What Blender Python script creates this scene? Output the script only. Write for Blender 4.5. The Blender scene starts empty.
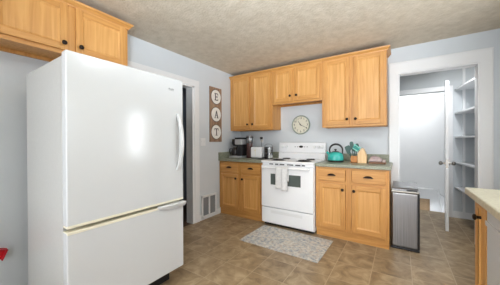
import bpy, bmesh, math, random
from mathutils import Vector, Matrix
random.seed(7)
S = bpy.context.scene
COL = S.collection
PI = math.pi

# ------------------------------------------------------------------ camera, world, light, exposure
CF = Vector((-0.54952181, 0.83546441, -0.00499998))
CR = Vector((0.83547894, 0.54950564, -0.00429993))
CU = CR.cross(CF)
cam_data = bpy.data.cameras.new('camera')
cam = bpy.data.objects.new('camera', cam_data)
COL.objects.link(cam)
m = Matrix((CR, CU, -CF)).transposed().to_4x4()
m.translation = Vector((2.5182, -3.4998, 1.1947))
cam.matrix_world = m
cam_data.sensor_width = 36
cam_data.lens = 228.1 / 500 * 36
cam_data.clip_start = 0.05
S.camera = cam

S.view_settings.view_transform = 'Standard'
S.view_settings.look = 'None'
S.view_settings.gamma = 1
S.view_settings.use_curve_mapping = False
S.view_settings.exposure = 0.25

W = bpy.data.worlds.new('daylight')
S.world = W
W.use_nodes = True
W.node_tree.nodes['Background'].inputs[0].default_value = (0.86, 0.93, 1.0, 1)
W.node_tree.nodes['Background'].inputs[1].default_value = 1.0


def area(name, loc, direction, sx, sy, power, col=(1, 1, 1)):
    l = bpy.data.lights.new(name, 'AREA')
    l.shape = 'RECTANGLE'
    l.size, l.size_y = sx, sy
    l.energy = power
    l.color = col
    o = bpy.data.objects.new(name, l)
    COL.objects.link(o)
    o.location = loc
    o.rotation_euler = Vector(direction).to_track_quat('-Z', 'Y').to_euler()
    return o


DAY = (0.90, 0.95, 1.0)
sl = bpy.data.lights.new('low_fill_sun', 'SUN')  # broad soft fill from behind the camera, added to even out the light
sl.energy = 1.5; sl.angle = math.radians(40); sl.color = (0.97, 0.98, 1.0)
so = bpy.data.objects.new('low_fill_sun', sl); COL.objects.link(so); so.location = (2, -8, 2)
so.rotation_euler = Vector((-0.06, 1, -0.04)).to_track_quat('-Z', 'Y').to_euler()
area('sink_window_daylight', (3.53, -2.62, 1.52), (-1, 0.4, 0.0), 1.14, 0.72, 6, DAY)
area('rear_fill_light', (1.75, -4.93, 1.25), (0, 1, 0.2), 2.6, 2.0, 8, DAY)  # unseen fill panel added at the rear opening
area('side_window_daylight', (3.53, -1.155, 1.35), (-1, 0.3, 0), 0.25, 0.80, 11, DAY)
pl = bpy.data.lights.new('ceiling_fill_light', 'POINT')  # light of an unseen lamp, added to brighten walls and ceiling
pl.energy = 14; pl.shadow_soft_size = 0.04; pl.color = (0.82, 0.91, 1.0)
po = bpy.data.objects.new('ceiling_fill_light', pl); COL.objects.link(po); po.location = (2.6, -2.2, 2.28)
area('bounce_uplight', (2.75, -3.9, 1.7), (-0.62, 1.0, 1), 0.6, 0.6, 50, (0.82, 0.91, 1.0)).data.spread = math.radians(96)  # unseen fill behind the camera, aimed up to bounce off the ceiling
area('nook_fill_light', (3.12, 0.24, 2.26), (0.15, 0.6, -1), 0.2, 0.2, 6, (0.96, 0.98, 1.0)).data.spread = math.radians(130)  # added fill for the pantry shelves, no fixture here
area('stairwell_lamp_light', (2.6, 1.43, 2.33), (0, 0.3, -1), 1.2, 0.2, 10.5, (0.98, 0.99, 1.0))


# ------------------------------------------------------------------ helpers
def srgb(r, g, b):
    f = lambda c: (c / 255 / 12.92) if c / 255 <= 0.04045 else ((c / 255 + 0.055) / 1.055) ** 2.4
    return (f(r), f(g), f(b), 1)


def mat(name, col, rough=0.5, metal=0.0, **kw):
    mt = bpy.data.materials.new(name)
    mt.use_nodes = True
    b = mt.node_tree.nodes['Principled BSDF']
    b.inputs['Base Color'].default_value = srgb(*col)
    b.inputs['Roughness'].default_value = rough
    b.inputs['Metallic'].default_value = metal
    for k, v in kw.items():
        b.inputs[k.replace('_', ' ')].default_value = v
    return mt


def noisy(name, cols, scale=(1, 1, 1), nscale=5, detail=4, rough=0.5, bump=0.0, bscale=None, metal=0.0, vary=False, pos=None, distort=0.0, bdist=0.01):
    """noise driven colour ramp in object coordinates"""
    mt = bpy.data.materials.new(name)
    mt.use_nodes = True
    nt = mt.node_tree
    N, L = nt.nodes, nt.links
    b = N['Principled BSDF']
    b.inputs['Roughness'].default_value = rough
    b.inputs['Metallic'].default_value = metal
    tc = N.new('ShaderNodeTexCoord')
    mp = N.new('ShaderNodeMapping')
    mp.inputs['Scale'].default_value = scale
    L.new(tc.outputs['Object'], mp.inputs['Vector'])
    if vary:
        oi = N.new('ShaderNodeObjectInfo')
        mu = N.new('ShaderNodeMath')
        mu.operation = 'MULTIPLY'
        mu.inputs[1].default_value = 37.0
        L.new(oi.outputs['Random'], mu.inputs[0])
        L.new(mu.outputs[0], mp.inputs['Location'])
    n = N.new('ShaderNodeTexNoise')
    n.inputs['Scale'].default_value = nscale
    n.inputs['Detail'].default_value = detail
    n.inputs['Distortion'].default_value = distort
    L.new(mp.outputs[0], n.inputs['Vector'])
    r = N.new('ShaderNodeValToRGB')
    els = r.color_ramp.elements
    while len(els) < len(cols):
        els.new(0.5)
    for i, c in enumerate(cols):
        els[i].position = (pos[i] if pos else 0.3 + 0.4 * i / (len(cols) - 1))
        els[i].color = srgb(*c)
    L.new(n.outputs['Fac'], r.inputs[0])
    L.new(r.outputs[0], b.inputs['Base Color'])
    if bump:
        n2 = N.new('ShaderNodeTexNoise')
        n2.inputs['Scale'].default_value = bscale or nscale * 4
        n2.inputs['Detail'].default_value = 3
        L.new(tc.outputs['Object'], n2.inputs['Vector'])
        bp = N.new('ShaderNodeBump')
        bp.inputs['Strength'].default_value = bump
        bp.inputs['Distance'].default_value = bdist
        L.new(n2.outputs['Fac'], bp.inputs['Height'])
        L.new(bp.outputs[0], b.inputs['Normal'])
    return mt


OAK = [(190, 132, 68), (205, 148, 80), (215, 161, 93)]
M = {}
M['oak_v'] = noisy('oak_vertical', OAK, (14, 14, 0.9), 3.2, 5, 0.42, vary=True, distort=0.6)
M['oak_x'] = noisy('oak_along_x', OAK, (0.9, 14, 14), 3.2, 5, 0.42, vary=True, distort=0.6)
PNL = [(202, 145, 78), (215, 159, 91), (225, 172, 105)]
M['oak_p'] = noisy('oak_panel', PNL, (11, 11, 0.6), 2.6, 5, 0.4, vary=True, distort=0.8)
M['wall'] = noisy('wall_paint', [(207, 212, 216), (211, 216, 220)], nscale=3, rough=0.7, bump=0.06, bscale=90)
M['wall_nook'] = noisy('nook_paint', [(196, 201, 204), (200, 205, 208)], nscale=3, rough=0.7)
M['white_wall'] = noisy('white_wall_paint', [(226, 227, 228), (230, 231, 232)], nscale=3, rough=0.7)
M['ceiling'] = noisy('ceiling_texture', [(206, 195, 176), (214, 204, 186), (222, 212, 195)], nscale=14, rough=0.9, bump=0.55, bscale=55, detail=6, bdist=0.012)
M['trim'] = mat('white_trim', (230, 231, 232), 0.35)
M['white'] = mat('white_enamel', (207, 209, 211), 0.16)
M['white_shaded'] = noisy('white_enamel_shaded', [(190, 189, 186), (194, 193, 190)], nscale=60, rough=0.35, bump=0.08, bscale=200)  # greyer copy of the white enamel, side shade put into its colour
M['range_white'] = mat('range_enamel', (244, 245, 247), 0.22)
M['cream'] = mat('cream_plastic', (232, 226, 205), 0.4)
M['counter'] = noisy('green_laminate', [(128, 132, 112), (144, 147, 128), (160, 161, 142)], nscale=60, detail=6, rough=0.35)
M['counter_lit'] = noisy('laminate_window_lit', [(168, 162, 140), (182, 176, 154), (194, 188, 166)], nscale=60, detail=6, rough=0.35)  # lighter, warmer copy of the laminate, window light put into its colour
M['black'] = mat('black_plastic', (24, 24, 26), 0.35)
M['bronze'] = mat('dark_bronze', (42, 33, 28), 0.35, 0.7)
M['steel'] = noisy('brushed_steel', [(132, 132, 134), (156, 156, 158)], (60, 60, 0.6), 3, 3, 0.3, metal=1.0)
M['bright_steel'] = mat('bright_steel', (206, 208, 210), 0.42, 0.6)
M['chrome'] = mat('chrome', (205, 205, 208), 0.15, 1.0)
M['nickel'] = mat('satin_nickel', (150, 146, 140), 0.3, 1.0)
M['dark_glass'] = mat('oven_glass', (92, 100, 97), 0.08)
M['teal'] = mat('teal_enamel', (56, 176, 166), 0.2)
M['teal_light'] = mat('pale_teal_plastic', (140, 214, 200), 0.4)
M['green_dark'] = mat('dark_green_plastic', (38, 84, 76), 0.4)
M['maple'] = noisy('maple_wood', [(226, 186, 134), (238, 203, 156)], (12, 12, 1), 3, 3, 0.5)
M['orange_wood'] = noisy('amber_wood', [(186, 118, 56), (206, 140, 74)], (12, 12, 1), 3, 3, 0.5)
M['walnut'] = noisy('brown_board_wood', [(112, 78, 56), (146, 106, 80)], (1, 12, 12), 3, 3, 0.5)
M['sign_wood'] = noisy('sign_plank_wood', [(116, 88, 68), (150, 120, 96), (172, 146, 122)], (8, 12, 1.5), 4, 5, 0.7)
M['sign_white'] = noisy('sign_white_wash', [(228, 226, 220), (242, 240, 236)], nscale=20, rough=0.6)
M['ink'] = mat('charcoal_ink', (52, 48, 46), 0.6)
M['towel'] = noisy('grey_towel', [(222, 222, 222), (236, 235, 234)], nscale=40, rough=0.95, bump=0.3, bscale=260)
M['mauve_cloth'] = noisy('mauve_cloth', [(172, 152, 152), (196, 176, 174)], nscale=18, rough=0.9, bump=0.3, bscale=150)
M['pink_cloth'] = noisy('pale_cloth', [(196, 176, 170), (214, 198, 192)], nscale=18, rough=0.9, bump=0.3, bscale=150)
M['red'] = mat('red_plastic', (190, 22, 34), 0.4)
M['vent_dark'] = mat('grey_louver', (138, 140, 142), 0.6)
M['clock_face'] = mat('cream_clock_face', (226, 222, 204), 0.5)
M['clock_rim'] = mat('sage_clock_rim', (150, 160, 148), 0.5)
M['carafe'] = mat('smoked_glass', (40, 34, 32), 0.06)
M['redbrown'] = mat('red_brown_plastic', (88, 60, 57), 0.2)
M['tan'] = noisy('tan_carpet', [(160, 134, 104), (178, 152, 122)], nscale=60, rough=0.95)
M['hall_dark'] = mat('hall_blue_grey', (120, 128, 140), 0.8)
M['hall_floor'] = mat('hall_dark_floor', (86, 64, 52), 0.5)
M['lamp'] = mat('lamp_glass', (250, 246, 238), 0.3, Emission_Strength=2.2)
M['lamp'].node_tree.nodes['Principled BSDF'].inputs['Emission Color'].default_value = (1, .95, .87, 1)
M['glass'] = mat('clear_glass', (240, 246, 248), 0.03, Transmission_Weight=1.0)


def jar_glass():
    mt = mat('jar_glass', (210, 214, 214), 0.08)
    mt.node_tree.nodes['Principled BSDF'].inputs['Alpha'].default_value = 1
    return mt


M['jar'] = jar_glass()


def floor_material():
    mt = bpy.data.materials.new('stone_look_vinyl')
    mt.use_nodes = True
    nt = mt.node_tree
    N, L = nt.nodes, nt.links
    b = N['Principled BSDF']
    b.inputs['Roughness'].default_value = 0.36
    tc = N.new('ShaderNodeTexCoord')
    sep = N.new('ShaderNodeSeparateXYZ')
    L.new(tc.outputs['Object'], sep.inputs[0])

    def math_(op, a, bb=None, c=None):
        n = N.new('ShaderNodeMath')
        n.operation = op
        for i, v in enumerate((a, bb, c)):
            if v is None:
                continue
            if isinstance(v, (int, float)):
                n.inputs[i].default_value = v
            else:
                L.new(v, n.inputs[i])
        return n.outputs[0]

    P = 0.305
    def line(o, off):
        u = math_('DIVIDE', math_('SUBTRACT', o, off), P)
        fr = math_('FRACT', u)
        dd = math_('ABSOLUTE', math_('SUBTRACT', fr, 0.5))
        return math_('GREATER_THAN', dd, 0.5 - 0.011), math_('FLOOR', u)
    lx, ix = line(sep.outputs[0], 1.08 - 10 * P)
    ly, iy = line(sep.outputs[1], -1.75 - 10 * P)
    grout = math_('MAXIMUM', lx, ly)
    cb = N.new('ShaderNodeCombineXYZ')
    L.new(ix, cb.inputs[0]); L.new(iy, cb.inputs[1])
    wn = N.new('ShaderNodeTexWhiteNoise')
    wn.noise_dimensions = '3D'
    L.new(cb.outputs[0], wn.inputs['Vector'])
    # offset the stone clouding per tile
    sc = N.new('ShaderNodeVectorMath'); sc.operation = 'SCALE'
    L.new(wn.outputs['Color'], sc.inputs[0]); sc.inputs['Scale'].default_value = 9
    ad = N.new('ShaderNodeVectorMath'); ad.operation = 'ADD'
    L.new(tc.outputs['Object'], ad.inputs[0]); L.new(sc.outputs[0], ad.inputs[1])
    n = N.new('ShaderNodeTexNoise')
    n.inputs['Scale'].default_value = 7.5
    n.inputs['Detail'].default_value = 8
    n.inputs['Roughness'].default_value = 0.62
    n.inputs['Distortion'].default_value = 0.8
    L.new(ad.outputs[0], n.inputs['Vector'])
    r = N.new('ShaderNodeValToRGB')
    e = r.color_ramp.elements
    e.new(0.5)
    for i, (p, c) in enumerate(((0.28, (116, 95, 70)), (0.50, (152, 130, 100)), (0.72, (184, 163, 132)))):
        e[i].position = p; e[i].color = srgb(*c)
    L.new(n.outputs['Fac'], r.inputs[0])
    hv = N.new('ShaderNodeHueSaturation')
    L.new(r.outputs[0], hv.inputs['Color'])
    L.new(math_('MULTIPLY_ADD', wn.outputs['Value'], 0.16, 0.92), hv.inputs['Value'])
    mx = N.new('ShaderNodeMix'); mx.data_type = 'RGBA'
    L.new(grout, mx.inputs['Factor'])
    L.new(hv.outputs[0], mx.inputs['A'])
    mx.inputs['B'].default_value = srgb(178, 158, 130)
    L.new(mx.outputs['Result'], b.inputs['Base Color'])
    bp = N.new('ShaderNodeBump'); bp.inputs['Strength'].default_value = 0.12; bp.inputs['Distance'].default_value = 0.004
    L.new(n.outputs['Fac'], bp.inputs['Height']); L.new(bp.outputs[0], b.inputs['Normal'])
    return mt


M['floor'] = floor_material()


def rug_material():
    mt = bpy.data.materials.new('distressed_rug')
    mt.use_nodes = True
    nt = mt.node_tree
    N, L = nt.nodes, nt.links
    b = N['Principled BSDF']
    b.inputs['Roughness'].default_value = 0.95
    tc = N.new('ShaderNodeTexCoord')
    v = N.new('ShaderNodeTexVoronoi'); v.inputs['Scale'].default_value = 55
    L.new(tc.outputs['Object'], v.inputs['Vector'])
    n = N.new('ShaderNodeTexNoise'); n.inputs['Scale'].default_value = 30; n.inputs['Detail'].default_value = 6
    L.new(tc.outputs['Object'], n.inputs['Vector'])
    n3 = N.new('ShaderNodeTexNoise'); n3.inputs['Scale'].default_value = 22; n3.inputs['Detail'].default_value = 3
    L.new(tc.outputs['Object'], n3.inputs['Vector'])
    r = N.new('ShaderNodeValToRGB')
    e = r.color_ramp.elements
    e.new(0.5)
    for i, (p, c) in enumerate(((0.36, (140, 141, 146)), (0.5, (190, 186, 178)), (0.62, (216, 210, 198)))):
        e[i].position = p; e[i].color = srgb(*c)
    L.new(n.outputs['Fac'], r.inputs[0])
    r2 = N.new('ShaderNodeValToRGB')
    e = r2.color_ramp.elements
    e.new(0.5)
    for i, (p, c) in enumerate(((0.4, (152, 160, 168)), (0.5, (208, 203, 194)), (0.62, (186, 172, 156)))):
        e[i].position = p; e[i].color = srgb(*c)
    L.new(n3.outputs['Fac'], r2.inputs[0])
    mx = N.new('ShaderNodeMix'); mx.data_type = 'RGBA'
    L.new(v.outputs['Distance'], mx.inputs['Factor'])
    L.new(r.outputs[0], mx.inputs['A']); L.new(r2.outputs[0], mx.inputs['B'])
    L.new(mx.outputs['Result'], b.inputs['Base Color'])
    return mt


M['rug'] = rug_material()


class MB:
    def __init__(s):
        s.bm = bmesh.new()

    def box(s, x0, x1, y0, y1, z0, z1, bev=0.0, seg=2, rot=None, pivot=None):
        g = bmesh.ops.create_cube(s.bm, size=1)
        vs = g['verts']
        bmesh.ops.scale(s.bm, vec=(abs(x1 - x0), abs(y1 - y0), abs(z1 - z0)), verts=vs)
        bmesh.ops.translate(s.bm, vec=((x0 + x1) / 2, (y0 + y1) / 2, (z0 + z1) / 2), verts=vs)
        if bev:
            s.bev = True
            es = list({e for v in vs for e in v.link_edges})
            r = bmesh.ops.bevel(s.bm, geom=es, offset=bev, segments=seg, affect='EDGES', profile=0.5)
            vs = list({v for f in r['faces'] for v in f.verts} | {v for v in vs if v.is_valid})
        if rot is not None:
            bmesh.ops.rotate(s.bm, cent=pivot or ((x0 + x1) / 2, (y0 + y1) / 2, (z0 + z1) / 2), matrix=rot, verts=vs)
        return s

    def paint(s, i):
        """everything added since the last call takes material slot i"""
        n0 = getattr(s, 'painted', set())
        for f in s.bm.faces:
            if f not in n0: f.material_index = i
        s.painted = set(s.bm.faces)
        return s

    def tube(s, pts, r, n=10, cap=True):
        pts = [Vector(p) for p in pts]
        rr = r if isinstance(r, (list, tuple)) else [r] * len(pts)
        rings = []
        t0 = (pts[1] - pts[0]).normalized()
        up = Vector((0, 0, 1)) if abs(t0.z) < 0.9 else Vector((1, 0, 0))
        nrm = t0.cross(up).normalized()
        for i, p in enumerate(pts):
            a = pts[max(i - 1, 0)]; b = pts[min(i + 1, len(pts) - 1)]
            t = (b - a).normalized()
            nrm = (nrm - t * nrm.dot(t)).normalized()
            bn = t.cross(nrm)
            rings.append([s.bm.verts.new(p + (nrm * math.cos(2 * PI * k / n) + bn * math.sin(2 * PI * k / n)) * rr[i]) for k in range(n)])
        for a, b in zip(rings, rings[1:]):
            for k in range(n):
                s.bm.faces.new((a[k], a[(k + 1) % n], b[(k + 1) % n], b[k]))
        if cap:
            s.bm.faces.new(rings[0][::-1]); s.bm.faces.new(rings[-1])
        return s

    def lathe(s, prof, c=(0, 0, 0), axis='z', n=28, cap=True):
        """prof: list of (r, h)"""
        c = Vector(c)
        rings = []
        for r, h in prof:
            ring = []
            for k in range(n):
                a = 2 * PI * k / n
                u, w = r * math.cos(a), r * math.sin(a)
                v = {'z': Vector((u, w, h)), 'y': Vector((u, -h, w)), 'x': Vector((h, u, w))}[axis]
                ring.append(s.bm.verts.new(c + v))
            rings.append(ring)
        for a, b in zip(rings, rings[1:]):
            for k in range(n):
                s.bm.faces.new((a[k], a[(k + 1) % n], b[(k + 1) % n], b[k]))
        if prof[0][0] > 1e-4: s.bm.faces.new(rings[0][::-1])
        if prof[-1][0] > 1e-4 and cap: s.bm.faces.new(rings[-1])
        return s

    def prism(s, pts, plane, h0, h1):
        """outline in a plane ('xy','xz','yz') extruded along the remaining axis"""
        def mk(u, w, h):
            return {'xy': (u, w, h), 'xz': (u, h, w), 'yz': (h, u, w)}[plane]
        a = [s.bm.verts.new(mk(u, w, h0)) for u, w in pts]
        b = [s.bm.verts.new(mk(u, w, h1)) for u, w in pts]
        s.bm.faces.new(a); s.bm.faces.new(b[::-1])
        for k in range(len(pts)):
            s.bm.faces.new((a[k], b[k], b[(k + 1) % len(pts)], a[(k + 1) % len(pts)]))
        return s

    def ball(s, c, rx, ry, rz, n=16):
        g = bmesh.ops.create_uvsphere(s.bm, u_segments=n, v_segments=n // 2 + 2, radius=1)
        bmesh.ops.scale(s.bm, vec=(rx, ry, rz), verts=g['verts'])
        bmesh.ops.translate(s.bm, vec=c, verts=g['verts'])
        return s

    def build(s, name, material, parent=None, smooth=True, label=None, loc=None):
        bmesh.ops.remove_doubles(s.bm, verts=s.bm.verts, dist=1e-6)
        bmesh.ops.recalc_face_normals(s.bm, faces=s.bm.faces)
        me = bpy.data.meshes.new(name)
        s.bm.to_mesh(me); s.bm.free()
        if smooth:
            for p in me.polygons: p.use_smooth = True
            me.set_sharp_from_angle(angle=math.radians(35))
        for mm in (material if isinstance(material, (list, tuple)) else [material]): me.materials.append(mm)
        o = bpy.data.objects.new(name, me)
        COL.objects.link(o)
        if smooth and getattr(s, 'bev', False):
            wn = o.modifiers.new('weighted', 'WEIGHTED_NORMAL'); wn.keep_sharp = True; wn.weight = 100
        if parent: o.parent = parent
        if loc: o.location = loc
        if label: o['label'] = label
        return o


def thing(name, label, cat, loc=(0, 0, 0), rz=0, group=None):
    o = bpy.data.objects.new(name, None)
    COL.objects.link(o)
    o.empty_display_size = 0.1
    o.location = loc; o.rotation_euler = (0, 0, rz)
    o['label'] = label; o['category'] = cat
    if group: o['group'] = group
    return o


def tag(o, label, cat, group=None):
    o['label'] = label; o['category'] = cat
    if group: o['group'] = group
    return o


def struct(name, mb, m_, parent=None):
    o = mb.build(name, m_, parent, smooth=False)
    if not parent: o['kind'] = 'structure'
    return o


def bx(*a, **k):
    return MB().box(*a, **k)


H = 2.387
# ------------------------------------------------------------------ setting
struct('floor', bx(-0.01, 3.62, -5.0, 1.42, -0.06, 0.0), M['floor'])
struct('ceiling', bx(-0.12, 3.74, -5.0, 2.1, H, H + 0.08), M['ceiling'])

# left wall with a doorway (y -2.12 .. -1.20)
w = MB()
w.box(-0.12, 0, -1.20, 0.12, 0, H).box(-0.12, 0, -5.0, -2.12, 0, H).box(-0.12, 0, -2.12, -1.20, 2.0, H)
struct('wall_left', w, M['wall'])
# back wall with the cased opening (x 2.51 .. 3.24)
w = MB()
w.box(0, 2.51, 0, 0.12, 0, H).box(3.24, 3.62, 0, 0.12, 0, H).box(2.51, 3.24, 0, 0.12, 2.047, H)
struct('wall_back', w, M['wall'])
# right wall with two windows
w = MB()
w.box(3.48, 3.6, -1.03, 0, 0, H).box(3.48, 3.6, -2.05, -1.28, 0, H).box(3.48, 3.6, -5.0, -3.19, 0, H)
w.box(3.48, 3.6, -1.28, -1.03, 0, 0.93).box(3.48, 3.6, -1.28, -1.03, 1.76, H)
w.box(3.48, 3.6, -3.19, -2.05, 0, 1.16).box(3.48, 3.6, -3.19, -2.05, 1.88, H)
struct('wall_right', w, M['wall'])
# rear wall; its wide unseen opening is added to let fill light in
w = MB()
w.box(-0.12, 0.4, -5.12, -5.0, 0, H).box(3.1, 3.6, -5.12, -5.0, 0, H).box(0.4, 3.1, -5.12, -5.0, 2.3, H).box(0.4, 3.1, -5.12, -5.0, 0, 0.2)
struct('wall_rear', w, M['wall'])


def frame_x(name, x0, x1, y0, y1, z0, z1, t=0.05, mull=None):
    f = MB()
    f.box(x0, x1, y0, y0 + t, z0, z1, 0.004).box(x0, x1, y1 - t, y1, z0, z1, 0.004)
    f.box(x0, x1, y0, y1, z0, z0 + t, 0.004).box(x0, x1, y0, y1, z1 - t, z1, 0.004)
    if mull: f.box(x0 + 0.005, x1 - 0.005, mull - 0.018, mull + 0.018, z0, z1)
    return struct(name, f, M['trim'])


frame_x('window_1', 3.465, 3.50, -3.25, -1.99, 1.10, 1.94, 0.06, -2.62)
frame_x('window_2', 3.465, 3.50, -1.33, -0.98, 0.88, 1.81, 0.05)

# pantry nook and stairwell behind the back wall
w = MB()
w.box(2.30, 2.42, 1.2, 1.3, 0, H).box(3.12, 3.62, 1.2, 1.3, 0, H).box(2.42, 3.12, 1.2, 1.3, 1.975, H)
struct('wall_nook', w, M['wall_nook'])
struct('wall_nook_left', bx(2.20, 2.30, 0.12, 1.3, 0, H), M['wall_nook'])
struct('wall_nook_right', bx(3.62, 3.72, 0.12, 2.1, 0, H), M['wall_nook'])
w = MB()
w.box(2.0, 3.62, 1.95, 2.05, -1.2, H).box(1.95, 2.05, 1.3, 2.05, -1.2, H)
struct('wall_stairwell', w, M['white_wall'])

# hallway behind the left doorway
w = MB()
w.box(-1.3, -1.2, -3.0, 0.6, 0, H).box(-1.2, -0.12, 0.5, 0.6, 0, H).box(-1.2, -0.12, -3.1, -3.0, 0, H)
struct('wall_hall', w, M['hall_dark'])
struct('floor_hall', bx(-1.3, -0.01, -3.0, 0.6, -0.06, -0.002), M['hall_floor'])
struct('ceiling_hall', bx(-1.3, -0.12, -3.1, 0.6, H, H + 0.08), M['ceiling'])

# casing of the back opening
c = MB()
c.box(2.409, 2.502, -0.022, 0, 0, 2.19, 0.004).box(3.25, 3.347, -0.022, 0, 0, 2.19, 0.004)
c.box(2.409, 3.347, -0.024, 0, 2.055, 2.19, 0.004)
c.box(2.502, 2.515, -0.012, 0.12, 0, 2.047).box(3.237, 3.25, -0.012, 0.12, 0, 2.047).box(2.502, 3.25, -0.012, 0.12, 2.042, 2.056)
c.box(2.40, 2.412, -0.028, 0, 0, 2.19, 0.003).box(3.344, 3.356, -0.028, 0, 0, 2.19, 0.003).box(2.40, 3.356, -0.03, 0, 2.178, 2.194, 0.003)
struct('trim_1', c, M['trim'])
# casing of the left doorway
c = MB()
c.box(0, 0.022, -1.165, -1.073, 0, 2.09, 0.004).box(0, 0.022, -2.21, -2.11, 0, 2.09, 0.004)
c.box(0, 0.024, -2.21, -1.073, 1.995, 2.09, 0.004)
c.box(-0.12, 0.012, -1.20, -1.165, 0, 2.0).box(-0.12, 0.012, -2.14, -2.11, 0, 2.0).box(-0.12, 0.012, -2.14, -1.165, 1.98, 2.0)
struct('trim_2', c, M['trim'])
# casing of the stair doorway (inner)
c = MB()
c.box(2.33, 2.42, 1.18, 1.2, 0, 2.05, 0.004).box(3.12, 3.205, 1.18, 1.2, 0, 2.05, 0.004).box(2.33, 3.205, 1.178, 1.2, 1.975, 2.05, 0.004)
struct('trim_3', c, M['trim'])
# corner strip on the nook wall, and the ceiling strip
struct('trim_4', bx(3.315, 3.345, 1.175, 1.2, 0.1, H), M['trim'])
struct('trim_5', bx(3.20, 3.222, 0.9, 1.2, 2.335, 2.36), M['trim'])
struct('baseboard_left', bx(0, 0.014, -1.073, -0.60, 0, 0.085, 0.003), M['trim'])
struct('baseboard_back', bx(3.356, 3.48, -0.014, 0, 0, 0.09, 0.003), M['trim'])
struct('baseboard_nook', bx(3.205, 3.62, 1.184, 1.2, 0, 0.10, 0.003), M['trim'])
struct('baseboard_right', bx(3.466, 3.48, -1.63, -0.014, 0, 0.09, 0.003), M['trim'])

# the stairs: skirt board running level and then down to the right, landing and steps
c = MB()
c.prism([(2.1, 0.10), (2.985, 0.10), (3.10, 0.0), (3.55, -0.40), (3.55, -0.12), (3.20, 0.12), (3.03, 0.275), (2.1, 0.275)], 'xz', 1.90, 1.95)
c.prism([(2.1, 0.275), (3.03, 0.275), (3.2, 0.12), (3.55, -0.12), (3.55, -0.095), (3.215, 0.14), (3.04, 0.297), (2.1, 0.297)], 'xz', 1.84, 1.949)
c.box(2.985, 3.03, 1.893, 1.949, -0.5, 0.13)
struct('trim_6', c, M['trim'])
struct('trim_7', MB().tube([(3.095, 1.80, 0.32), (3.165, 1.80, -0.25)], 0.013, 8), M['trim'])
c = MB()
c.box(2.05, 2.985, 1.93, 1.949, -0.6, 0.10)
struct('wall_stair_lower', c, M['tan'])
c = MB()
for k in range(5):
    c.box(2.3 + 0.22 * k + 0.001 * k, 2.3 + 0.22 * (k + 1), 1.425, 1.9, -1.1, -0.19 * (k + 1))
struct('floor_stairs', c, M['tan'])

# ------------------------------------------------------------------ pantry door, opened towards the kitchen
hx, hy = 3.118, 1.165
ang = math.atan2(0.39 - hy, 3.031 - hx)
dr = bpy.data.objects.new('door_1', None); COL.objects.link(dr)
dr['kind'] = 'structure'
dr.location = (hx, hy, 0.008); dr.rotation_euler = (0, 0, ang)
LN = 0.775
d = MB()
T = 0.017
d.box(0, LN, -T, T, 0, 0.2, 0.002).box(0, LN, -T, T, 1.86, 1.965, 0.002).box(0, 0.1, -T, T, 0.2, 1.86).box(LN - 0.1, LN, -T, T, 0.2, 1.86)
d.box(0.1, LN - 0.1, -T, T, 0.95, 1.06)
d.box(0.1, LN - 0.1, -0.008, 0.008, 0.2, 1.86)
d.build('door_leaf', M['trim'], dr, smooth=False)
for sgn in (-1, 1):
    k = MB().tube([(LN - 0.06, sgn * T, 0.885), (LN - 0.06, sgn * (T + 0.006), 0.885)], 0.03, 18)
    k.tube([(LN - 0.06, sgn * T, 0.885), (LN - 0.06, sgn * (T + 0.035), 0.885)], 0.01)
    k.ball((LN - 0.06, sgn * (T + 0.048), 0.885), 0.027, 0.022, 0.027)
    k.build('door_knob', M['nickel'], dr)
bx(LN - 0.001, LN + 0.002, -0.012, 0.012, 0.83, 0.94).build('latch_plate', M['nickel'], dr)

# pantry shelves
SH = [(1.985, 'topmost white pantry shelf just below the opening head'),
      (1.622, 'second white pantry shelf from the top'),
      (1.255, 'middle white pantry shelf, level with eye height'),
      (0.865, 'white pantry shelf beside the door knob, fourth from top'),
      (0.48, 'lowest white pantry shelf just above the counter end')]
for z, lb in SH:
    s_ = MB().prism([(3.222, 1.19), (3.33, 0.14), (3.62, 0.14), (3.62, 1.19)], 'xy', z - 0.02, z)
    tag(s_.build('pantry_shelf', M['trim'], smooth=False), lb, 'shelf', 'white shelves in the pantry')


# ------------------------------------------------------------------ cabinets
def knob(c, parent, name='knob'):
    """round knob on a front facing local -y"""
    x, y, z = c
    k = MB().lathe([(0.009, -0.002), (0.007, 0.010), (0.009, 0.016), (0.0165, 0.020), (0.0175, 0.026), (0.012, 0.031), (0.0, 0.033)], (x, y, z), 'y', 20)
    return k.build(name, M['bronze'], parent)


def cup_pull(c, parent):
    x, y, z = c
    k = MB()
    n, mm = 18, 8
    rows = []
    for i in range(n + 1):
        a = PI * i / n
        row = []
        for j in range(mm + 1):
            b = PI / 2 * j / mm
            X = x + 0.046 * math.cos(a)
            Z = z - 0.010 + 0.024 * math.sin(a) * math.cos(b)
            Y = y - 0.024 * math.sin(b) * (math.sin(a) ** 0.6 if 0 < a < PI else 0) - 0.001
            row.append(k.bm.verts.new((X, Y, Z)))
        rows.append(row)
    for i in range(n):
        for j in range(mm):
            try: k.bm.faces.new((rows[i][j], rows[i + 1][j], rows[i + 1][j + 1], rows[i][j + 1]))
            except ValueError: pass
    k.box(x - 0.05, x + 0.05, y - 0.004, y, z - 0.013, z - 0.004, 0.001)
    return k.build('cup_pull', M['bronze'], parent)


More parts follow.
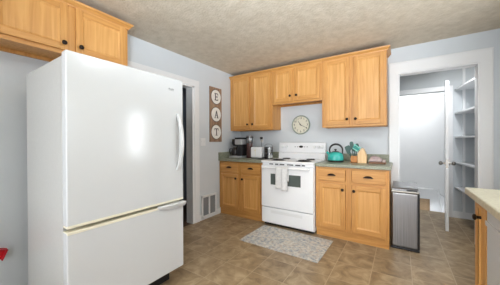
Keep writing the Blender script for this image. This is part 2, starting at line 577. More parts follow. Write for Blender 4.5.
def cab_door(p, x0, x1, z0, z1, yf, kn=None, w=0.052):
    t = 0.02
    d = MB()
    d.box(x0, x0 + w, yf - t, yf, z0, z1, 0.0035).box(x1 - w, x1, yf - t, yf, z0, z1, 0.0035)
    d.paint(0)
    d.box(x0 + w, x1 - w, yf - t, yf, z0, z0 + w, 0.0035).box(x0 + w, x1 - w, yf - t, yf, z1 - w, z1, 0.0035).paint(1)
    o = d.build('door', [M['oak_v'], M['oak_x']], p)
    pn = MB()
    a0, a1, b0, b1 = x0 + w - 0.001, x1 - w + 0.001, z0 + w - 0.001, z1 - w + 0.001
    e = 0.014
    vs = [pn.bm.verts.new(v) for v in ((a0, yf - 0.015, b0), (a1, yf - 0.015, b0), (a1, yf - 0.015, b1), (a0, yf - 0.015, b1),
                                       (a0 + e, yf - 0.007, b0 + e), (a1 - e, yf - 0.007, b0 + e), (a1 - e, yf - 0.007, b1 - e), (a0 + e, yf - 0.007, b1 - e),
                                       (a0, yf - 0.001, b0), (a1, yf - 0.001, b0), (a1, yf - 0.001, b1), (a0, yf - 0.001, b1))]
    for i in range(4):
        j = (i + 1) % 4
        pn.bm.faces.new((vs[i], vs[j], vs[4 + j], vs[4 + i]))
        pn.bm.faces.new((vs[i], vs[8 + i], vs[8 + j], vs[j]))
    pn.bm.faces.new(vs[4:8]); pn.bm.faces.new(vs[8:12])
    pn.build('door_panel', M['oak_p'], o, smooth=False)
    if kn: knob((kn[0], yf - t, kn[1]), o)
    return o


def drawer(p, x0, x1, z0, z1, yf, pull=True, kn=None):
    o = MB().box(x0, x1, yf - 0.02, yf, z0, z1, 0.006, 3).build('drawer', M['oak_x'], p)
    if pull: cup_pull(((x0 + x1) / 2, yf - 0.02, (z0 + z1) / 2 + 0.004), o)
    if kn: knob((kn[0], yf - 0.02, kn[1]), o)
    return o


def crown(x0, x1, d, z0, z1, parent, left=False, right=False):
    """crown moulding along the front (and returned ends)"""
    prof = [(0.0, z0), (-0.010, z0), (-0.013, z0 + 0.012), (-0.020, z0 + 0.016), (-0.031, z1 - 0.018), (-0.037, z1 - 0.014), (-0.040, z1), (0.0, z1)]
    k = MB()
    sl, sr = (1 if left else 0), (1 if right else 0)
    A, B = [], []
    for u, z in prof:
        A.append(k.bm.verts.new((x0 + u * sl, -d + u, z)))
        B.append(k.bm.verts.new((x1 - u * sr, -d + u, z)))
    n = len(prof)
    for i in range(n):
        j = (i + 1) % n
        k.bm.faces.new((A[i], A[j], B[j], B[i]))
    for flag, ring, sx, xx in ((left, A, 1, x0), (right, B, -1, x1)):
        if flag:
            Cc = [k.bm.verts.new((xx + sx * u, -0.001, z)) for u, z in prof]
            for i in range(n):
                j = (i + 1) % n
                k.bm.faces.new((ring[i], ring[j], Cc[j], Cc[i]))
            k.bm.faces.new(Cc)
        else:
            k.bm.faces.new(ring)
    return k.build('crown_molding', M['oak_x'], parent)


def carcass(p, x0, x1, d, z0, z1, stiles, rails, recess=0.0):
    """box + face frame; front plane at -d"""
    b = MB()
    b.box(x0, x1, -d + 0.019, -0.001, z0 + recess, z1)
    if recess:
        b.box(x0, x0 + 0.016, -d + 0.019, -0.001, z0, z0 + recess)
        b.box(x1 - 0.016, x1, -d + 0.019, -0.001, z0, z0 + recess)
        b.box(x0, x1, -0.02, -0.001, z0, z0 + recess)
    o = b.build('carcass', M['oak_v'], p, smooth=False)
    f = MB()
    for a, bb in stiles: f.box(a, bb, -d, -d + 0.019, z0, z1, 0.0015)
    f.paint(0)
    for a, bb in rails:
        for (s0, s1) in zip(stiles, stiles[1:]):
            f.box(s0[1], s1[0], -d + 0.0005, -d + 0.019, a, bb, 0.001)
    f.paint(1)
    f.build('face_frame', [M['oak_v'], M['oak_x']], p)
    return o


def base_cabinet(label, x0, x1, doors, knobs, loc=(0, 0, 0), rz=0, toe=True):
    t = thing('base_cabinet', label, 'cabinet', loc, rz, None)
    d = 0.60
    mid = (doors[0][1] + doors[1][0]) / 2
    carcass(t, x0, x1, d, 0.10, 0.874, [(x0, x0 + 0.045), (mid - 0.03, mid + 0.03), (x1 - 0.045, x1)], [(0.10, 0.145), (0.66, 0.72), (0.84, 0.874)])
    for (a, b), kx in zip(doors, knobs):
        cab_door(t, a, b, 0.125, 0.672, -d - 0.0005, (kx, 0.612))
        drawer(t, a, b, 0.705, 0.852, -d - 0.0005)
    bx(x0 + 0.002, x1 - 0.002, -d + 0.02, -0.002, 0.0, 0.10).build('toe_kick', M['oak_x'], t, smooth=False)
    return t


base_cabinet('light oak base cabinet in the left corner, under the coffee maker', 0.002, 0.838, [(0.035, 0.395), (0.455, 0.80)], [0.362, 0.486])
base_cabinet('light oak base cabinet between the white range and the trash can', 1.618, 2.42, [(1.655, 1.975), (2.045, 2.39)], [1.946, 2.070])


def wall_cabinet(label, x0, x1, z0, doors, knobs, kz, right=False, left=False, loc=(0, 0, 0), rz=0, d=0.30, z1=2.30, mid=True):
    t = thing('wall_cabinet', label, 'cabinet', loc, rz)
    mc = (doors[0][1] + doors[1][0]) / 2
    carcass(t, x0, x1, d, z0, z1, [(x0, x0 + 0.035), (mc - 0.03, mc + 0.03), (x1 - 0.035, x1)], [(z0, z0 + 0.045), (z1 - 0.045, z1)], 0.025)
    for (a, b), kx in zip(doors, knobs):
        cab_door(t, a, b, z0 + 0.03, z1 - 0.022, -d - 0.0005, (kx, kz), 0.05)
    crown(x0, x1, d, z1 - 0.020, z1 + 0.028, t, left, right)
    return t


wall_cabinet('tall light oak wall cabinet in the left corner above the coffee maker', 0.002, 0.84, 1.382, [(0.04, 0.412), (0.462, 0.805)], [0.385, 0.486], 1.478)
wall_cabinet('short light oak wall cabinet over the white range and clock', 0.842, 1.612, 1.765, [(0.868, 1.176), (1.222, 1.588)], [1.150, 1.250], 1.872)
wall_cabinet('tall light oak wall cabinet right of the range, above the teal kettle', 1.614, 2.383, 1.382, [(1.640, 1.972), (2.020, 2.365)], [1.944, 2.046], 1.478, right=True)
# over the refrigerator, facing +x
wall_cabinet('light oak wall cabinet hung above the white refrigerator', 0.002, 0.925, 1.885, [(0.03, 0.445), (0.497, 0.895)], [0.415, 0.527], 1.965,
             right=True, loc=(0.0, -3.225, 0), rz=PI / 2, d=0.315)


# ------------------------------------------------------------------ worktops
t = thing('worktop', 'grey-green laminate worktop with splashback, left of the range under the coffee maker', 'countertop')
MB().box(0.002, 0.842, -0.635, -0.002, 0.875, 0.915, 0.008, 3).build('countertop', M['counter'], t)
MB().box(0.002, 0.842, -0.022, -0.002, 0.915, 1.015, 0.004).build('backsplash', M['counter'], t)
MB().box(0.002, 0.022, -0.63, -0.022, 0.915, 1.015, 0.004).build('side_splash', M['counter'], t)
t = thing('worktop', 'grey-green laminate worktop with splashback under the kettle and knife block', 'countertop')
MB().box(1.613, 2.44, -0.635, -0.002, 0.875, 0.915, 0.008, 3).build('countertop', M['counter'], t)
MB().box(1.613, 2.403, -0.022, -0.002, 0.915, 1.015, 0.004).build('backsplash', M['counter'], t)
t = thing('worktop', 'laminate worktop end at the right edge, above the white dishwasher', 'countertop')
MB().box(2.842, 3.478, -3.2, -1.645, 0.875, 0.915, 0.008, 3).build('countertop', M['counter_lit'], t)

# right hand run: narrow cabinet, dishwasher
t = thing('base_cabinet', 'narrow light oak base cabinet at the right edge beside the dishwasher', 'cabinet', (3.478, -1.665, 0), -PI / 2)
carcass(t, 0, 0.215, 0.575, 0.10, 0.874, [(0, 0.03), (0.185, 0.215)], [(0.10, 0.145), (0.84, 0.874)])
cab_door(t, 0.008, 0.207, 0.125, 0.862, -0.5755, (0.115, 0.775), 0.045)
bx(0.002, 0.213, -0.55, -0.002, 0, 0.10).build('toe_kick', M['oak_x'], t, smooth=False)
t = thing('dishwasher', 'white dishwasher front under the worktop at the right edge', 'dishwasher', (3.478, -1.885, 0), -PI / 2)
bx(0, 0.60, -0.55, -0.002, 0.10, 0.872).build('cabinet_body', M['white_shaded'], t, smooth=False)
MB().box(0.004, 0.596, -0.598, -0.55, 0.12, 0.858, 0.018, 4).build('door', M['white'], t)
MB().box(0.012, 0.588, -0.603, -0.5985, 0.77, 0.795, 0.002).build('handle_recess', M['white'], t)
bx(0.01, 0.59, -0.53, -0.002, 0.0, 0.10).build('toe_kick', M['black'], t, smooth=False)
t = thing('base_cabinet', 'light oak base cabinet under the sink window, past the dishwasher', 'cabinet', (3.478, -2.49, 0), -PI / 2)
carcass(t, 0, 0.70, 0.575, 0.10, 0.874, [(0, 0.045), (0.32, 0.38), (0.655, 0.70)], [(0.10, 0.145), (0.84, 0.874)])
cab_door(t, 0.02, 0.335, 0.125, 0.852, -0.5755, (0.31, 0.775))
cab_door(t, 0.365, 0.68, 0.125, 0.852, -0.5755, (0.39, 0.775))
bx(0.002, 0.698, -0.55, -0.002, 0, 0.10).build('toe_kick', M['oak_x'], t, smooth=False)

# ------------------------------------------------------------------ refrigerator (faces +x)
t = thing('refrigerator', 'large white refrigerator with bottom freezer and curved door handle', 'refrigerator')
FY0, FY1, FX = -3.01, -2.205, 0.993
MB().box(0.245, 0.915, FY0 + 0.005, FY1 - 0.005, 0.13, 1.688, 0.006).build('cabinet_body', M['white_shaded'], t)
MB().box(0.93, FX, FY0, FY1, 0.722, 1.704, 0.008, 3).build('door', M['white'], t)
MB().box(0.93, FX, FY0, FY1, 0.155, 0.690, 0.008, 3).build('freezer_door', M['white'], t)
g = MB().box(0.917, 0.931, FY0 + 0.012, FY1 - 0.012, 0.725, 1.695).box(0.917, 0.931, FY0 + 0.012, FY1 - 0.012, 0.165, 0.685)
g.build('gasket', M['cream'], t, smooth=False, label='cream rubber gasket')
g = MB().box(0.932, FX + 0.001, FY0 + 0.001, FY1 - 0.001, 0.712, 0.732, 0.005).box(0.932, FX + 0.001, FY0 + 0.001, FY1 - 0.001, 0.676, 0.694, 0.005)
g.build('trim_strip', M['cream'], t, label='cream strip along the door gap')
# bowed upper handle
pts = []
for i in range(17):
    u = i / 16
    pts.append((FX + 0.004 + 0.052 * math.sin(PI * u) ** 0.7, -2.262, 1.425 - 0.46 * u))
h = MB()
hw = 0.017
rows = []
for i, p in enumerate(pts):
    e = 0.010
    rows.append([h.bm.verts.new((p[0] + dx, p[1] + dy, p[2])) for dx, dy in ((-e, -hw), (e * 0.4, -hw), (e, 0), (e * 0.4, hw), (-e, hw), (-e * 1.2, 0))])
for a, b in zip(rows, rows[1:]):
    for k in range(6): h.bm.faces.new((a[k], a[(k + 1) % 6], b[(k + 1) % 6], b[k]))
h.bm.faces.new(rows[0]); h.bm.faces.new(rows[-1][::-1])
h.build('door_handle', M['white'], t)
# freezer pull: a lip at the top right of the lower door
h = MB()
rows = []
for i in range(13):
    u = i / 12
    y = -2.45 + 0.235 * u
    q = math.sin(PI * min(u * 1.0, 0.62) / 1.24) ** 0.6
    rows.append([h.bm.verts.new(v) for v in ((FX - 0.004, y, 0.704), (FX + 0.045 * q, y, 0.706), (FX + 0.048 * q, y, 0.698), (FX + 0.03 * q, y, 0.690 - 0.022 * q), (FX - 0.004, y, 0.672 - 0.012 * q))])
for a, b in zip(rows, rows[1:]):
    for k in range(5): h.bm.faces.new((a[k], a[(k + 1) % 5], b[(k + 1) % 5], b[k]))
h.bm.faces.new(rows[0]); h.bm.faces.new(rows[-1][::-1])
h.build('freezer_handle', M['white'], t)
g = MB()
for k, (w_, hh) in enumerate(((0.007, 0.012), (0.006, 0.009), (0.006, 0.009), (0.006, 0.011), (0.006, 0.009))):
    g.box(FX, FX + 0.0015, -2.345 + 0.010 * k, -2.345 + 0.010 * k + w_, 1.609, 1.609 + hh)
g.box(FX, FX + 0.0015, -2.345, -2.299, 1.603, 1.605)
g.build('badge', M['vent_dark'], t, label='small grey badge')
g = MB().box(0.27, 0.84, FY0 + 0.03, FY1 - 0.03, 0.0, 0.13)
g.build('toe_grille', M['black'], t, smooth=False)

# ------------------------------------------------------------------ range
t = thing('range', 'white freestanding electric range with a towel over its oven handle', 'stove')
RX0, RX1 = 0.847, 1.608
MB().box(RX0, RX1, -0.625, -0.03, 0.03, 0.895, 0.003).build('range_body', M['range_white'], t)
c = MB().box(RX0 - 0.001, RX1 + 0.001, -0.672, -0.03, 0.896, 0.922, 0.008, 3)
c.build('cooktop', M['range_white'], t)
# backguard
g = MB().prism([(-0.11, 0.922), (-0.03, 0.922), (-0.03, 1.172), (-0.075, 1.172), (-0.085, 1.164), (-0.088, 1.02), (-0.11, 1.0)], 'yz', RX0 + 0.006, RX1 - 0.006)
g.build('backguard', M['range_white'], t)
g = MB().box(RX0 + 0.01, RX1 - 0.01, -0.0925, -0.087, 1.012, 1.018)
g.build('backguard_seam', M['vent_dark'], t, smooth=False)
for x in (0.912, 0.985, 1.440, 1.505, 1.56):
    k = MB().lathe([(0.024, 0.0), (0.024, 0.006), (0.019, 0.010), (0.017, 0.026), (0.0, 0.027)], (x, -0.087, 1.105), 'y', 20)
    k.box(x - 0.004, x + 0.004, -0.12, -0.11, 1.088, 1.122, 0.002)
    k.build('control_knob', M['trim'], t)
k = MB()
k.lathe([(0.033, 0), (0.033, 0.003), (0, 0.003)], (0, 0, 0), 'y', 28)
for v in k.bm.verts: v.co.z *= 0.55
k.build('control_display', M['black'], t, loc=(1.228, -0.0865, 1.108), label='dark oval clock display')
for x in (1.13, 1.17, 1.285, 1.325): bx(x - 0.008, x + 0.008, -0.0885, -0.0865, 1.10, 1.112).build('control_button', M['vent_dark'], t, smooth=False)
for (x, y, r) in ((1.045, -0.515, 0.098), (1.425, -0.515, 0.098), (1.045, -0.24, 0.075), (1.425, -0.24, 0.075)):
    b = MB().lathe([(r + 0.010, 0.9225), (r + 0.008, 0.926), (r + 0.001, 0.9245), (r - 0.004, 0.9235), (0.0, 0.9235)], (x, y, 0), 'z', 36).build('burner_pan', M['chrome'] if r < 0.09 else M['black'], t)
    pts = []
    turns = 3.4
    for i in range(110):
        a = i / 109 * turns * 2 * PI
        rr = 0.018 + (r - 0.026) * i / 109
        pts.append((x + rr * math.cos(a), y + rr * math.sin(a), 0.931))
    MB().tube(pts, 0.0045, 6).build('burner_coil', M['black'], b)
# vents strip between cooktop and door
g = MB().box(RX0 + 0.01, RX1 - 0.01, -0.648, -0.624, 0.862, 0.895)
g.build('vent_strip', M['range_white'], t, smooth=False)
for x0, x1 in ((0.97, 1.03), (1.06, 1.11), (1.13, 1.20), (1.24, 1.33), (1.36, 1.43), (1.45, 1.49)):
    bx(x0, x1, -0.650, -0.646, 0.868, 0.882).build('vent_slot', M['black'], t, smooth=False)
dr = MB().box(RX0 + 0.004, RX1 - 0.004, -0.668, -0.626, 0.272, 0.857, 0.008, 3).build('oven_door', M['range_white'], t)
MB().box(1.00, 1.44, -0.6695, -0.667, 0.590, 0.742, 0.001).build('oven_window', M['dark_glass'], dr, smooth=False)
h = MB().tube([(0.885, -0.71, 0.832), (1.57, -0.71, 0.832)], 0.013, 14)
for x in (0.90, 1.555): h.box(x - 0.014, x + 0.014, -0.718, -0.664, 0.816, 0.846, 0.005)
h.build('oven_handle', M['range_white'], dr)
dr = MB().box(RX0 + 0.004, RX1 - 0.004, -0.664, -0.626, 0.048, 0.262, 0.008, 3).build('storage_drawer', M['range_white'], t)
MB().box(1.0, 1.46, -0.6655, -0.6635, 0.188, 0.226, 0.0008).build('drawer_pull', M['trim'], dr)
bx(RX0 + 0.02, RX1 - 0.02, -0.60, -0.05, 0.0, 0.03).build('toe_kick', M['black'], t, smooth=False)

# towel hung over the oven handle
k = MB()
def drape(xa, xb, yoff, z_end, amp):
    n = 12
    prof = []
    for i in range(8):  # back side up
        prof.append((-0.694 + yoff * 0, 0.66 + (0.832 - 0.66) * i / 7))
    for i in range(1, 7):
        a = PI * i / 7
        prof.append((-0.71 + 0.0165 * math.cos(a), 0.832 + 0.0165 * math.sin(a)))
    for i in range(14):
        prof.append((-0.7275 - yoff - 0.003 * math.sin(i / 2.2), 0.832 - (0.832 - z_end) * i / 13))
    rows = []
    for (y, z) in prof:
        front = y < -0.72
        rows.append([k.bm.verts.new((xa + (xb - xa) * j / n, y - (amp * math.sin(j / n * PI * 2.2) if front else 0) * min(1, (0.86 - z) * 5), z)) for j in range(n + 1)])
    for a, b in zip(rows, rows[1:]):
        for j in range(n): k.bm.faces.new((a[j], a[j + 1], b[j + 1], b[j]))
drape(1.105, 1.235, 0.0, 0.555, 0.003)
drape(1.200, 1.285, 0.009, 0.535, 0.003)
o = k.build('dish_towel', M['towel'])
md = o.modifiers.new('thick', 'SOLIDIFY'); md.thickness = 0.003; md.offset = 1
tag(o, 'light grey dish towel folded over the oven door handle', 'towel')

# ------------------------------------------------------------------ rug
k = MB().box(-0.475, 0.475, -0.295, 0.295, 0.0, 0.008, 0.003)
o = k.build('rug', M['rug'], loc=(1.375, -0.985, 0.0005))
o.rotation_euler = (0, 0, -0.015)
tag(o, 'small distressed grey and cream rug on the floor before the range', 'rug')

# ------------------------------------------------------------------ trash can
t = thing('trash_can', 'slim stainless steel trash can with black trim beside the doorway', 'trash can', (2.437, -0.50, 0))
MB().box(0, 0.252, 0, 0.33, 0.022, 0.625, 0.018, 4).build('can_body', M['steel'], t)
MB().box(-0.003, 0.255, -0.003, 0.333, 0.0, 0.024, 0.006).build('base_rim', M['black'], t)
MB().box(-0.004, 0.256, -0.004, 0.334, 0.622, 0.644, 0.008).build('collar', M['nickel'], t)
k = MB().prism([(0.03, 0.644), (0.325, 0.644), (0.325, 0.700), (0.05, 0.672), (0.03, 0.66)], 'yz', 0.008, 0.244)
k.build('lid', M['steel'], t, smooth=False)
MB().box(0.14, 0.236, 0.022, 0.032, 0.646, 0.658, 0.002).build('sensor_strip', M['black'], t)
MB().box(0.235, 0.256, -0.006, 0.02, 0.03, 0.622, 0.006).build('corner_trim', M['black'], t)

# ------------------------------------------------------------------ wall clock
t = thing('wall_clock', 'round cream wall clock with sage rim above the range', 'clock', (1.196, 0, 1.455))
MB().lathe([(0.150, 0.0), (0.152, 0.022), (0.146, 0.032), (0.136, 0.030), (0.132, 0.010)], (0, 0, 0), 'y', 48, cap=False).build('rim', M['clock_rim'], t)
f = MB().lathe([(0.133, 0.004), (0.133, 0.017), (0.0, 0.0175)], (0, 0, 0), 'y', 48).build('clock_face', M['clock_face'], t)


def text_mesh(txt, size, name, material, parent, depth=0.001):
    cu = bpy.data.curves.new(name, 'FONT')
    cu.body = txt; cu.size = size; cu.extrude = depth
    cu.align_x = 'CENTER'; cu.align_y = 'CENTER'
    tmp = bpy.data.objects.new(name, cu)
    COL.objects.link(tmp)
    bpy.context.view_layer.update()
    me = bpy.data.meshes.new_from_object(tmp.evaluated_get(bpy.context.evaluated_depsgraph_get()))
    bpy.data.objects.remove(tmp)
    me.materials.clear(); me.materials.append(material)
    o = bpy.data.objects.new(name, me)
    COL.objects.link(o); o.parent = parent
    return o


for n in range(1, 13):
    a = PI / 2 - n * PI / 6
    o = text_mesh(str(n), 0.046, 'numeral', M['ink'], f)
    o.location = (0.107 * math.cos(a), -0.019, 0.107 * math.sin(a))
    o.rotation_euler = (PI / 2, 0, 0)


def hand(a, L_, wd, name, y):
    k = MB().prism([(-wd, -0.02), (wd, -0.02), (wd * 0.5, L_), (-wd * 0.5, L_)], 'xz', y, y - 0.002)
    o = k.build(name, M['ink'], t, smooth=False)
    o.rotation_euler = (0, a, 0)
hand(math.radians(-35), 0.072, 0.005, 'hour_hand', -0.021)
hand(math.radians(118), 0.108, 0.004, 'minute_hand', -0.024)
MB().lathe([(0.008, 0.018), (0.008, 0.028), (0, 0.029)], (0, 0, 0), 'y', 16).build('hub', M['ink'], t)

# ------------------------------------------------------------------ EAT sign on the left wall
t = thing('wall_sign', 'tall wooden plank sign reading EAT on three white rounds', 'sign', (0, -0.700, 1.63))
MB().box(0.0, 0.018, -0.140, 0.140, -0.44, 0.44, 0.002).build('plank', M['sign_wood'], t)


def letter(ch, parent, zc):
    """serif capitals drawn in the wall plane; seen from +x the reading direction is +y"""
    k = MB()
    R_ = lambda y0, y1, z0, z1: k.box(0.0245, 0.0275, y0, y1, zc + z0, zc + z1)
    if ch == 'E':
        R_(-0.030, -0.012, -0.058, 0.058)
        R_(-0.042, 0.040, 0.047, 0.058); R_(-0.042, 0.042, -0.058, -0.047); R_(-0.012, 0.024, -0.006, 0.006)
        R_(0.032, 0.040, 0.030, 0.050); R_(0.034, 0.042, -0.050, -0.030); R_(0.018, 0.025, -0.016, 0.016)
    if ch == 'T':
        R_(-0.009, 0.009, -0.058, 0.055); R_(-0.046, 0.046, 0.047, 0.058)
        R_(-0.046, -0.038, 0.026, 0.050); R_(0.038, 0.046, 0.026, 0.050); R_(-0.024, 0.024, -0.058, -0.050)
    if ch == 'A':
        k.prism([(-0.036, zc - 0.055), (-0.026, zc - 0.055), (0.006, zc + 0.06), (-0.004, zc + 0.06)], 'yz', 0.0245, 0.0275)
        k.prism([(0.022, zc - 0.055), (0.042, zc - 0.055), (0.008, zc + 0.06), (-0.008, zc + 0.06)], 'yz', 0.0245, 0.0275)
        R_(-0.024, 0.026, -0.018, -0.009); R_(-0.048, -0.016, -0.060, -0.052); R_(0.012, 0.052, -0.060, -0.052)
    k.build('letter_' + ch.lower(), M['ink'], parent, smooth=False)


for ch, zc in (('E', 0.288), ('A', 0.004), ('T', -0.280)):
    r = MB().lathe([(0.122, 0.018), (0.122, 0.021), (0.112, 0.021), (0.112, 0.018)], (0, 0, zc), 'x', 40).build('round_border', M['ink'], t)
    p = MB().lathe([(0.113, 0.0175), (0.113, 0.0235), (0, 0.0240)], (0, 0, zc), 'x', 40).build('round_plaque', M['sign_white'], t)
    letter(ch, p, zc)

# ------------------------------------------------------------------ switch, outlet, return-air grille
t = thing('light_switch', 'white light switch plate on the wall left of the sign', 'light switch', (0, -0.985, 1.19))
MB().box(0, 0.006, -0.055, 0.055, -0.058, 0.058, 0.002).build('switch_plate', M['trim'], t)
for y in (-0.023, 0.023): MB().box(0.005, 0.012, y - 0.006, y + 0.006, -0.012, 0.012, 0.001).build('toggle', M['trim'], t)

t = thing('wall_outlet', 'white wall outlet above the toaster, with a black plug in it', 'outlet', (0.475, 0, 1.225))
MB().box(-0.036, 0.036, -0.006, 0, -0.058, 0.058, 0.002).build('outlet_plate', M['trim'], t)
for z in (0.012, -0.034): MB().box(-0.014, 0.014, -0.0075, -0.005, z, z + 0.022, 0.003).build('socket', M['cream'], t)
t = thing('power_cord', 'black plug and cord running from the outlet to the toaster', 'power cord')
MB().box(0.458, 0.494, -0.048, -0.0078, 1.232, 1.272, 0.005).build('plug', M['black'], t)
pts = [(0.476, -0.045, 1.245), (0.486, -0.065, 1.22), (0.505, -0.07, 1.15), (0.51, -0.075, 1.05), (0.50, -0.08, 0.95), (0.505, -0.10, 0.922), (0.52, -0.14, 0.921)]
MB().tube(pts, 0.0035, 8).build('cord', M['black'], t)

t = thing('return_air_grille', 'white return-air wall grille with two louvered panels near the floor', 'vent', (0, -0.868, 0.196))
g = MB()
g.box(0.014, 0.026, -0.165, -0.135, -0.175, 0.175, 0.002).box(0.014, 0.026, 0.135, 0.165, -0.175, 0.175, 0.002)
g.box(0.014, 0.026, -0.165, 0.165, 0.142, 0.175, 0.002).box(0.014, 0.026, -0.165, 0.165, -0.175, -0.135, 0.002).box(0.014, 0.026, -0.014, 0.014, -0.17, 0.17, 0.001)
g.box(0.0005, 0.014, -0.160, 0.160, -0.105, 0.172)
g.build('grille_frame', M['trim'], t)
for y0, y1 in ((-0.135, -0.014), (0.014, 0.135)):
    g = MB()
    for k in range(13):
        z = -0.130 + k * 0.0215
        g.box(0.015, 0.023, y0, y1, z, z + 0.003, rot=Matrix.Rotation(math.radians(-35), 3, 'Y'))
    g.box(0.0142, 0.0150, y0, y1, -0.135, 0.142)
    g.build('louver_panel', M['vent_dark'], t, smooth=False)

# ------------------------------------------------------------------ counter items, left
CZ = 0.9155
t = thing('coffee_maker', 'black and steel drip coffee maker in the left counter corner', 'coffee maker', (0.178, -0.30, CZ))
MB().box(-0.13, 0.135, -0.12, 0.10, 0.0, 0.035, 0.012, 3).build('base', M['bright_steel'], t)
MB().box(0.02, 0.135, -0.09, 0.10, 0.035, 0.315, 0.012, 3).build('tower', M['black'], t)
MB().box(0.0, 0.138, -0.115, 0.098, 0.225, 0.315, 0.01, 3).build('brew_head', M['bright_steel'], t)
MB().box(0.0, 0.140, -0.118, 0.102, 0.317, 0.345, 0.01, 3).build('lid', M['black'], t)
MB().lathe([(0.03, 0.205), (0.052, 0.225), (0.058, 0.30), (0.05, 0.318), (0, 0.320)], (-0.062, -0.02, 0), 'z', 24).build('filter_basket', M['black'], t)
c = MB().lathe([(0.056, 0.037), (0.066, 0.05), (0.068, 0.11), (0.05, 0.16), (0.04, 0.175), (0.0, 0.176)], (-0.055, -0.03, 0), 'z', 28).build('carafe', M['carafe'], t)
MB().tube([(-0.11, -0.05, 0.155), (-0.138, -0.07, 0.15), (-0.143, -0.075, 0.11), (-0.130, -0.065, 0.06), (-0.115, -0.055, 0.055)], 0.008, 8).build('carafe_handle', M['black'], c)
MB().lathe([(0.042, 0.168), (0.044, 0.182), (0.0, 0.186)], (-0.055, -0.03, 0), 'z', 24).build('carafe_lid', M['steel'], c)

t = thing('canister', 'tall red-brown canister with grey lid between coffee maker and toaster', 'canister', (0.385, -0.27, CZ))
MB().lathe([(0.052, 0.0), (0.056, 0.006), (0.053, 0.25), (0.0, 0.25)], (0, 0, 0), 'z', 28).build('canister_body', M['redbrown'], t)
MB().lathe([(0.056, 0.25), (0.058, 0.254), (0.060, 0.36), (0.056, 0.372), (0.0, 0.376)], (0, 0, 0), 'z', 28).build('canister_lid', M['steel'], t)
MB().lathe([(0.061, 0.335), (0.0635, 0.337), (0.0635, 0.345), (0.061, 0.348)], (0, 0, 0), 'z', 28).build('black_band', M['black'], t)

t = thing('toaster', 'white toaster on the counter between canister and wire basket', 'toaster', (0.562, -0.28, CZ))
MB().box(-0.105, 0.105, -0.075, 0.075, 0.010, 0.190, 0.022, 4).build('shell', M['range_white'], t)
g = MB().box(-0.085, 0.085, -0.034, -0.012, 0.187, 0.1915).box(-0.085, 0.085, 0.012, 0.034, 0.187, 0.1915)
g.build('slots', M['black'], t, smooth=False)
MB().box(-0.095, 0.095, -0.07, 0.07, 0.0, 0.012).build('foot_plate', M['black'], t, smooth=False)
MB().box(-0.014, -0.006, -0.0775, -0.0745, 0.04, 0.16, 0.001).build('lever_slot', M['cream'], t)
MB().box(-0.027, 0.007, -0.092, -0.077, 0.125, 0.14, 0.004).build('lever', M['cream'], t)

t = thing('wire_basket', 'round black wire basket of glass jars beside the range', 'basket', (0.772, -0.31, CZ))
g = MB()
R1 = 0.066
def ring(mb, r, z, rad, n=28, c=(0, 0)):
    mb.tube([(c[0] + r * math.cos(2 * PI * i / n), c[1] + r * math.sin(2 * PI * i / n), z) for i in range(n + 1)], rad, 6, cap=False)
for z in (0.012, 0.07, 0.13, 0.185): ring(g, R1, z, 0.003)
g.lathe([(R1, 0.0), (R1, 0.006), (0, 0.006)], (0, 0, 0), 'z', 24)
g.build('wire_rings', M['black'], t)
g = MB()
for i in range(10):
    a = 2 * PI * i / 10
    g.tube([(R1 * math.cos(a), R1 * math.sin(a), 0.004), (R1 * math.cos(a), R1 * math.sin(a), 0.185)], 0.0026, 6)
g.build('wire_uprights', M['black'], t)
g = MB().tube([(-R1, 0, 0.185), (-R1, 0, 0.215), (-0.03, 0, 0.235), (0.03, 0, 0.235), (R1, 0, 0.215), (R1, 0, 0.185)], 0.003, 6)
g.build('basket_handle', M['black'], t)
for k, (dx, dy, dz, lb) in enumerate(((-0.030, -0.030, 0.007, 'lower left glass jar with steel lid in the black wire basket'), (0.030, -0.030, 0.007, 'lower right glass jar with steel lid in the black wire basket'),
                              (-0.030, 0.030, 0.007, 'back left glass jar with steel lid in the black wire basket'), (0.030, 0.030, 0.007, 'back right glass jar with steel lid in the black wire basket'),
                              (-0.030, -0.030, 0.098, 'upper left glass jar with steel lid in the black wire basket'), (0.030, -0.030, 0.098, 'upper right glass jar with steel lid in the black wire basket'))):
    j = thing('spice_jar', lb, 'jar', (0.772 + dx, -0.31 + dy, CZ + dz), 0, 'jars in the wire basket')
    MB().lathe([(0.024, 0.0), (0.026, 0.004), (0.026, 0.06), (0.020, 0.068), (0, 0.068)], (0, 0, 0), 'z', 18).build('jar_body', M['jar'] if k % 2 else M['carafe'], j)
    MB().lathe([(0.022, 0.066), (0.022, 0.086), (0, 0.087)], (0, 0, 0), 'z', 18).build('jar_lid', M['chrome'] if k % 2 else M['black'], j)
t = MB().lathe([(0.03, 0.0), (0.062, 0.010), (0.066, 0.016), (0.060, 0.014), (0.0, 0.006)], (0.70, -0.44, CZ), 'z', 28)
tag(t.build('spoon_rest', M['black']), 'small black spoon rest in front of the wire basket', 'dish')

# ------------------------------------------------------------------ kettle
t = thing('kettle', 'teal enamel kettle with black looped handle beside the range', 'kettle', (1.792, -0.30, CZ))
MB().lathe([(0.094, 0.0), (0.102, 0.005), (0.104, 0.020), (0.101, 0.024)], (0, 0, 0), 'z', 36).build('base', M['black'], t)
MB().lathe([(0.101, 0.022), (0.1025, 0.03), (0.100, 0.075), (0.090, 0.105), (0.070, 0.124), (0.048, 0.131), (0.0, 0.132)], (0, 0, 0), 'z', 40).build('kettle_body', M['teal'], t)
ld = MB().lathe([(0.046, 0.131), (0.044, 0.138), (0.020, 0.144), (0.0, 0.145)], (0, 0, 0), 'z', 28).build('lid', M['black'], t)
MB().lathe([(0.008, 0.143), (0.008, 0.152), (0.017, 0.158), (0.016, 0.170), (0.0, 0.173)], (0, 0, 0), 'z', 20).build('lid_knob', M['black'], ld)
MB().tube([(-0.070, 0, 0.085), (-0.100, 0, 0.115), (-0.118, 0, 0.138)], [0.022, 0.016, 0.013], 14).build('spout', M['teal'], t)
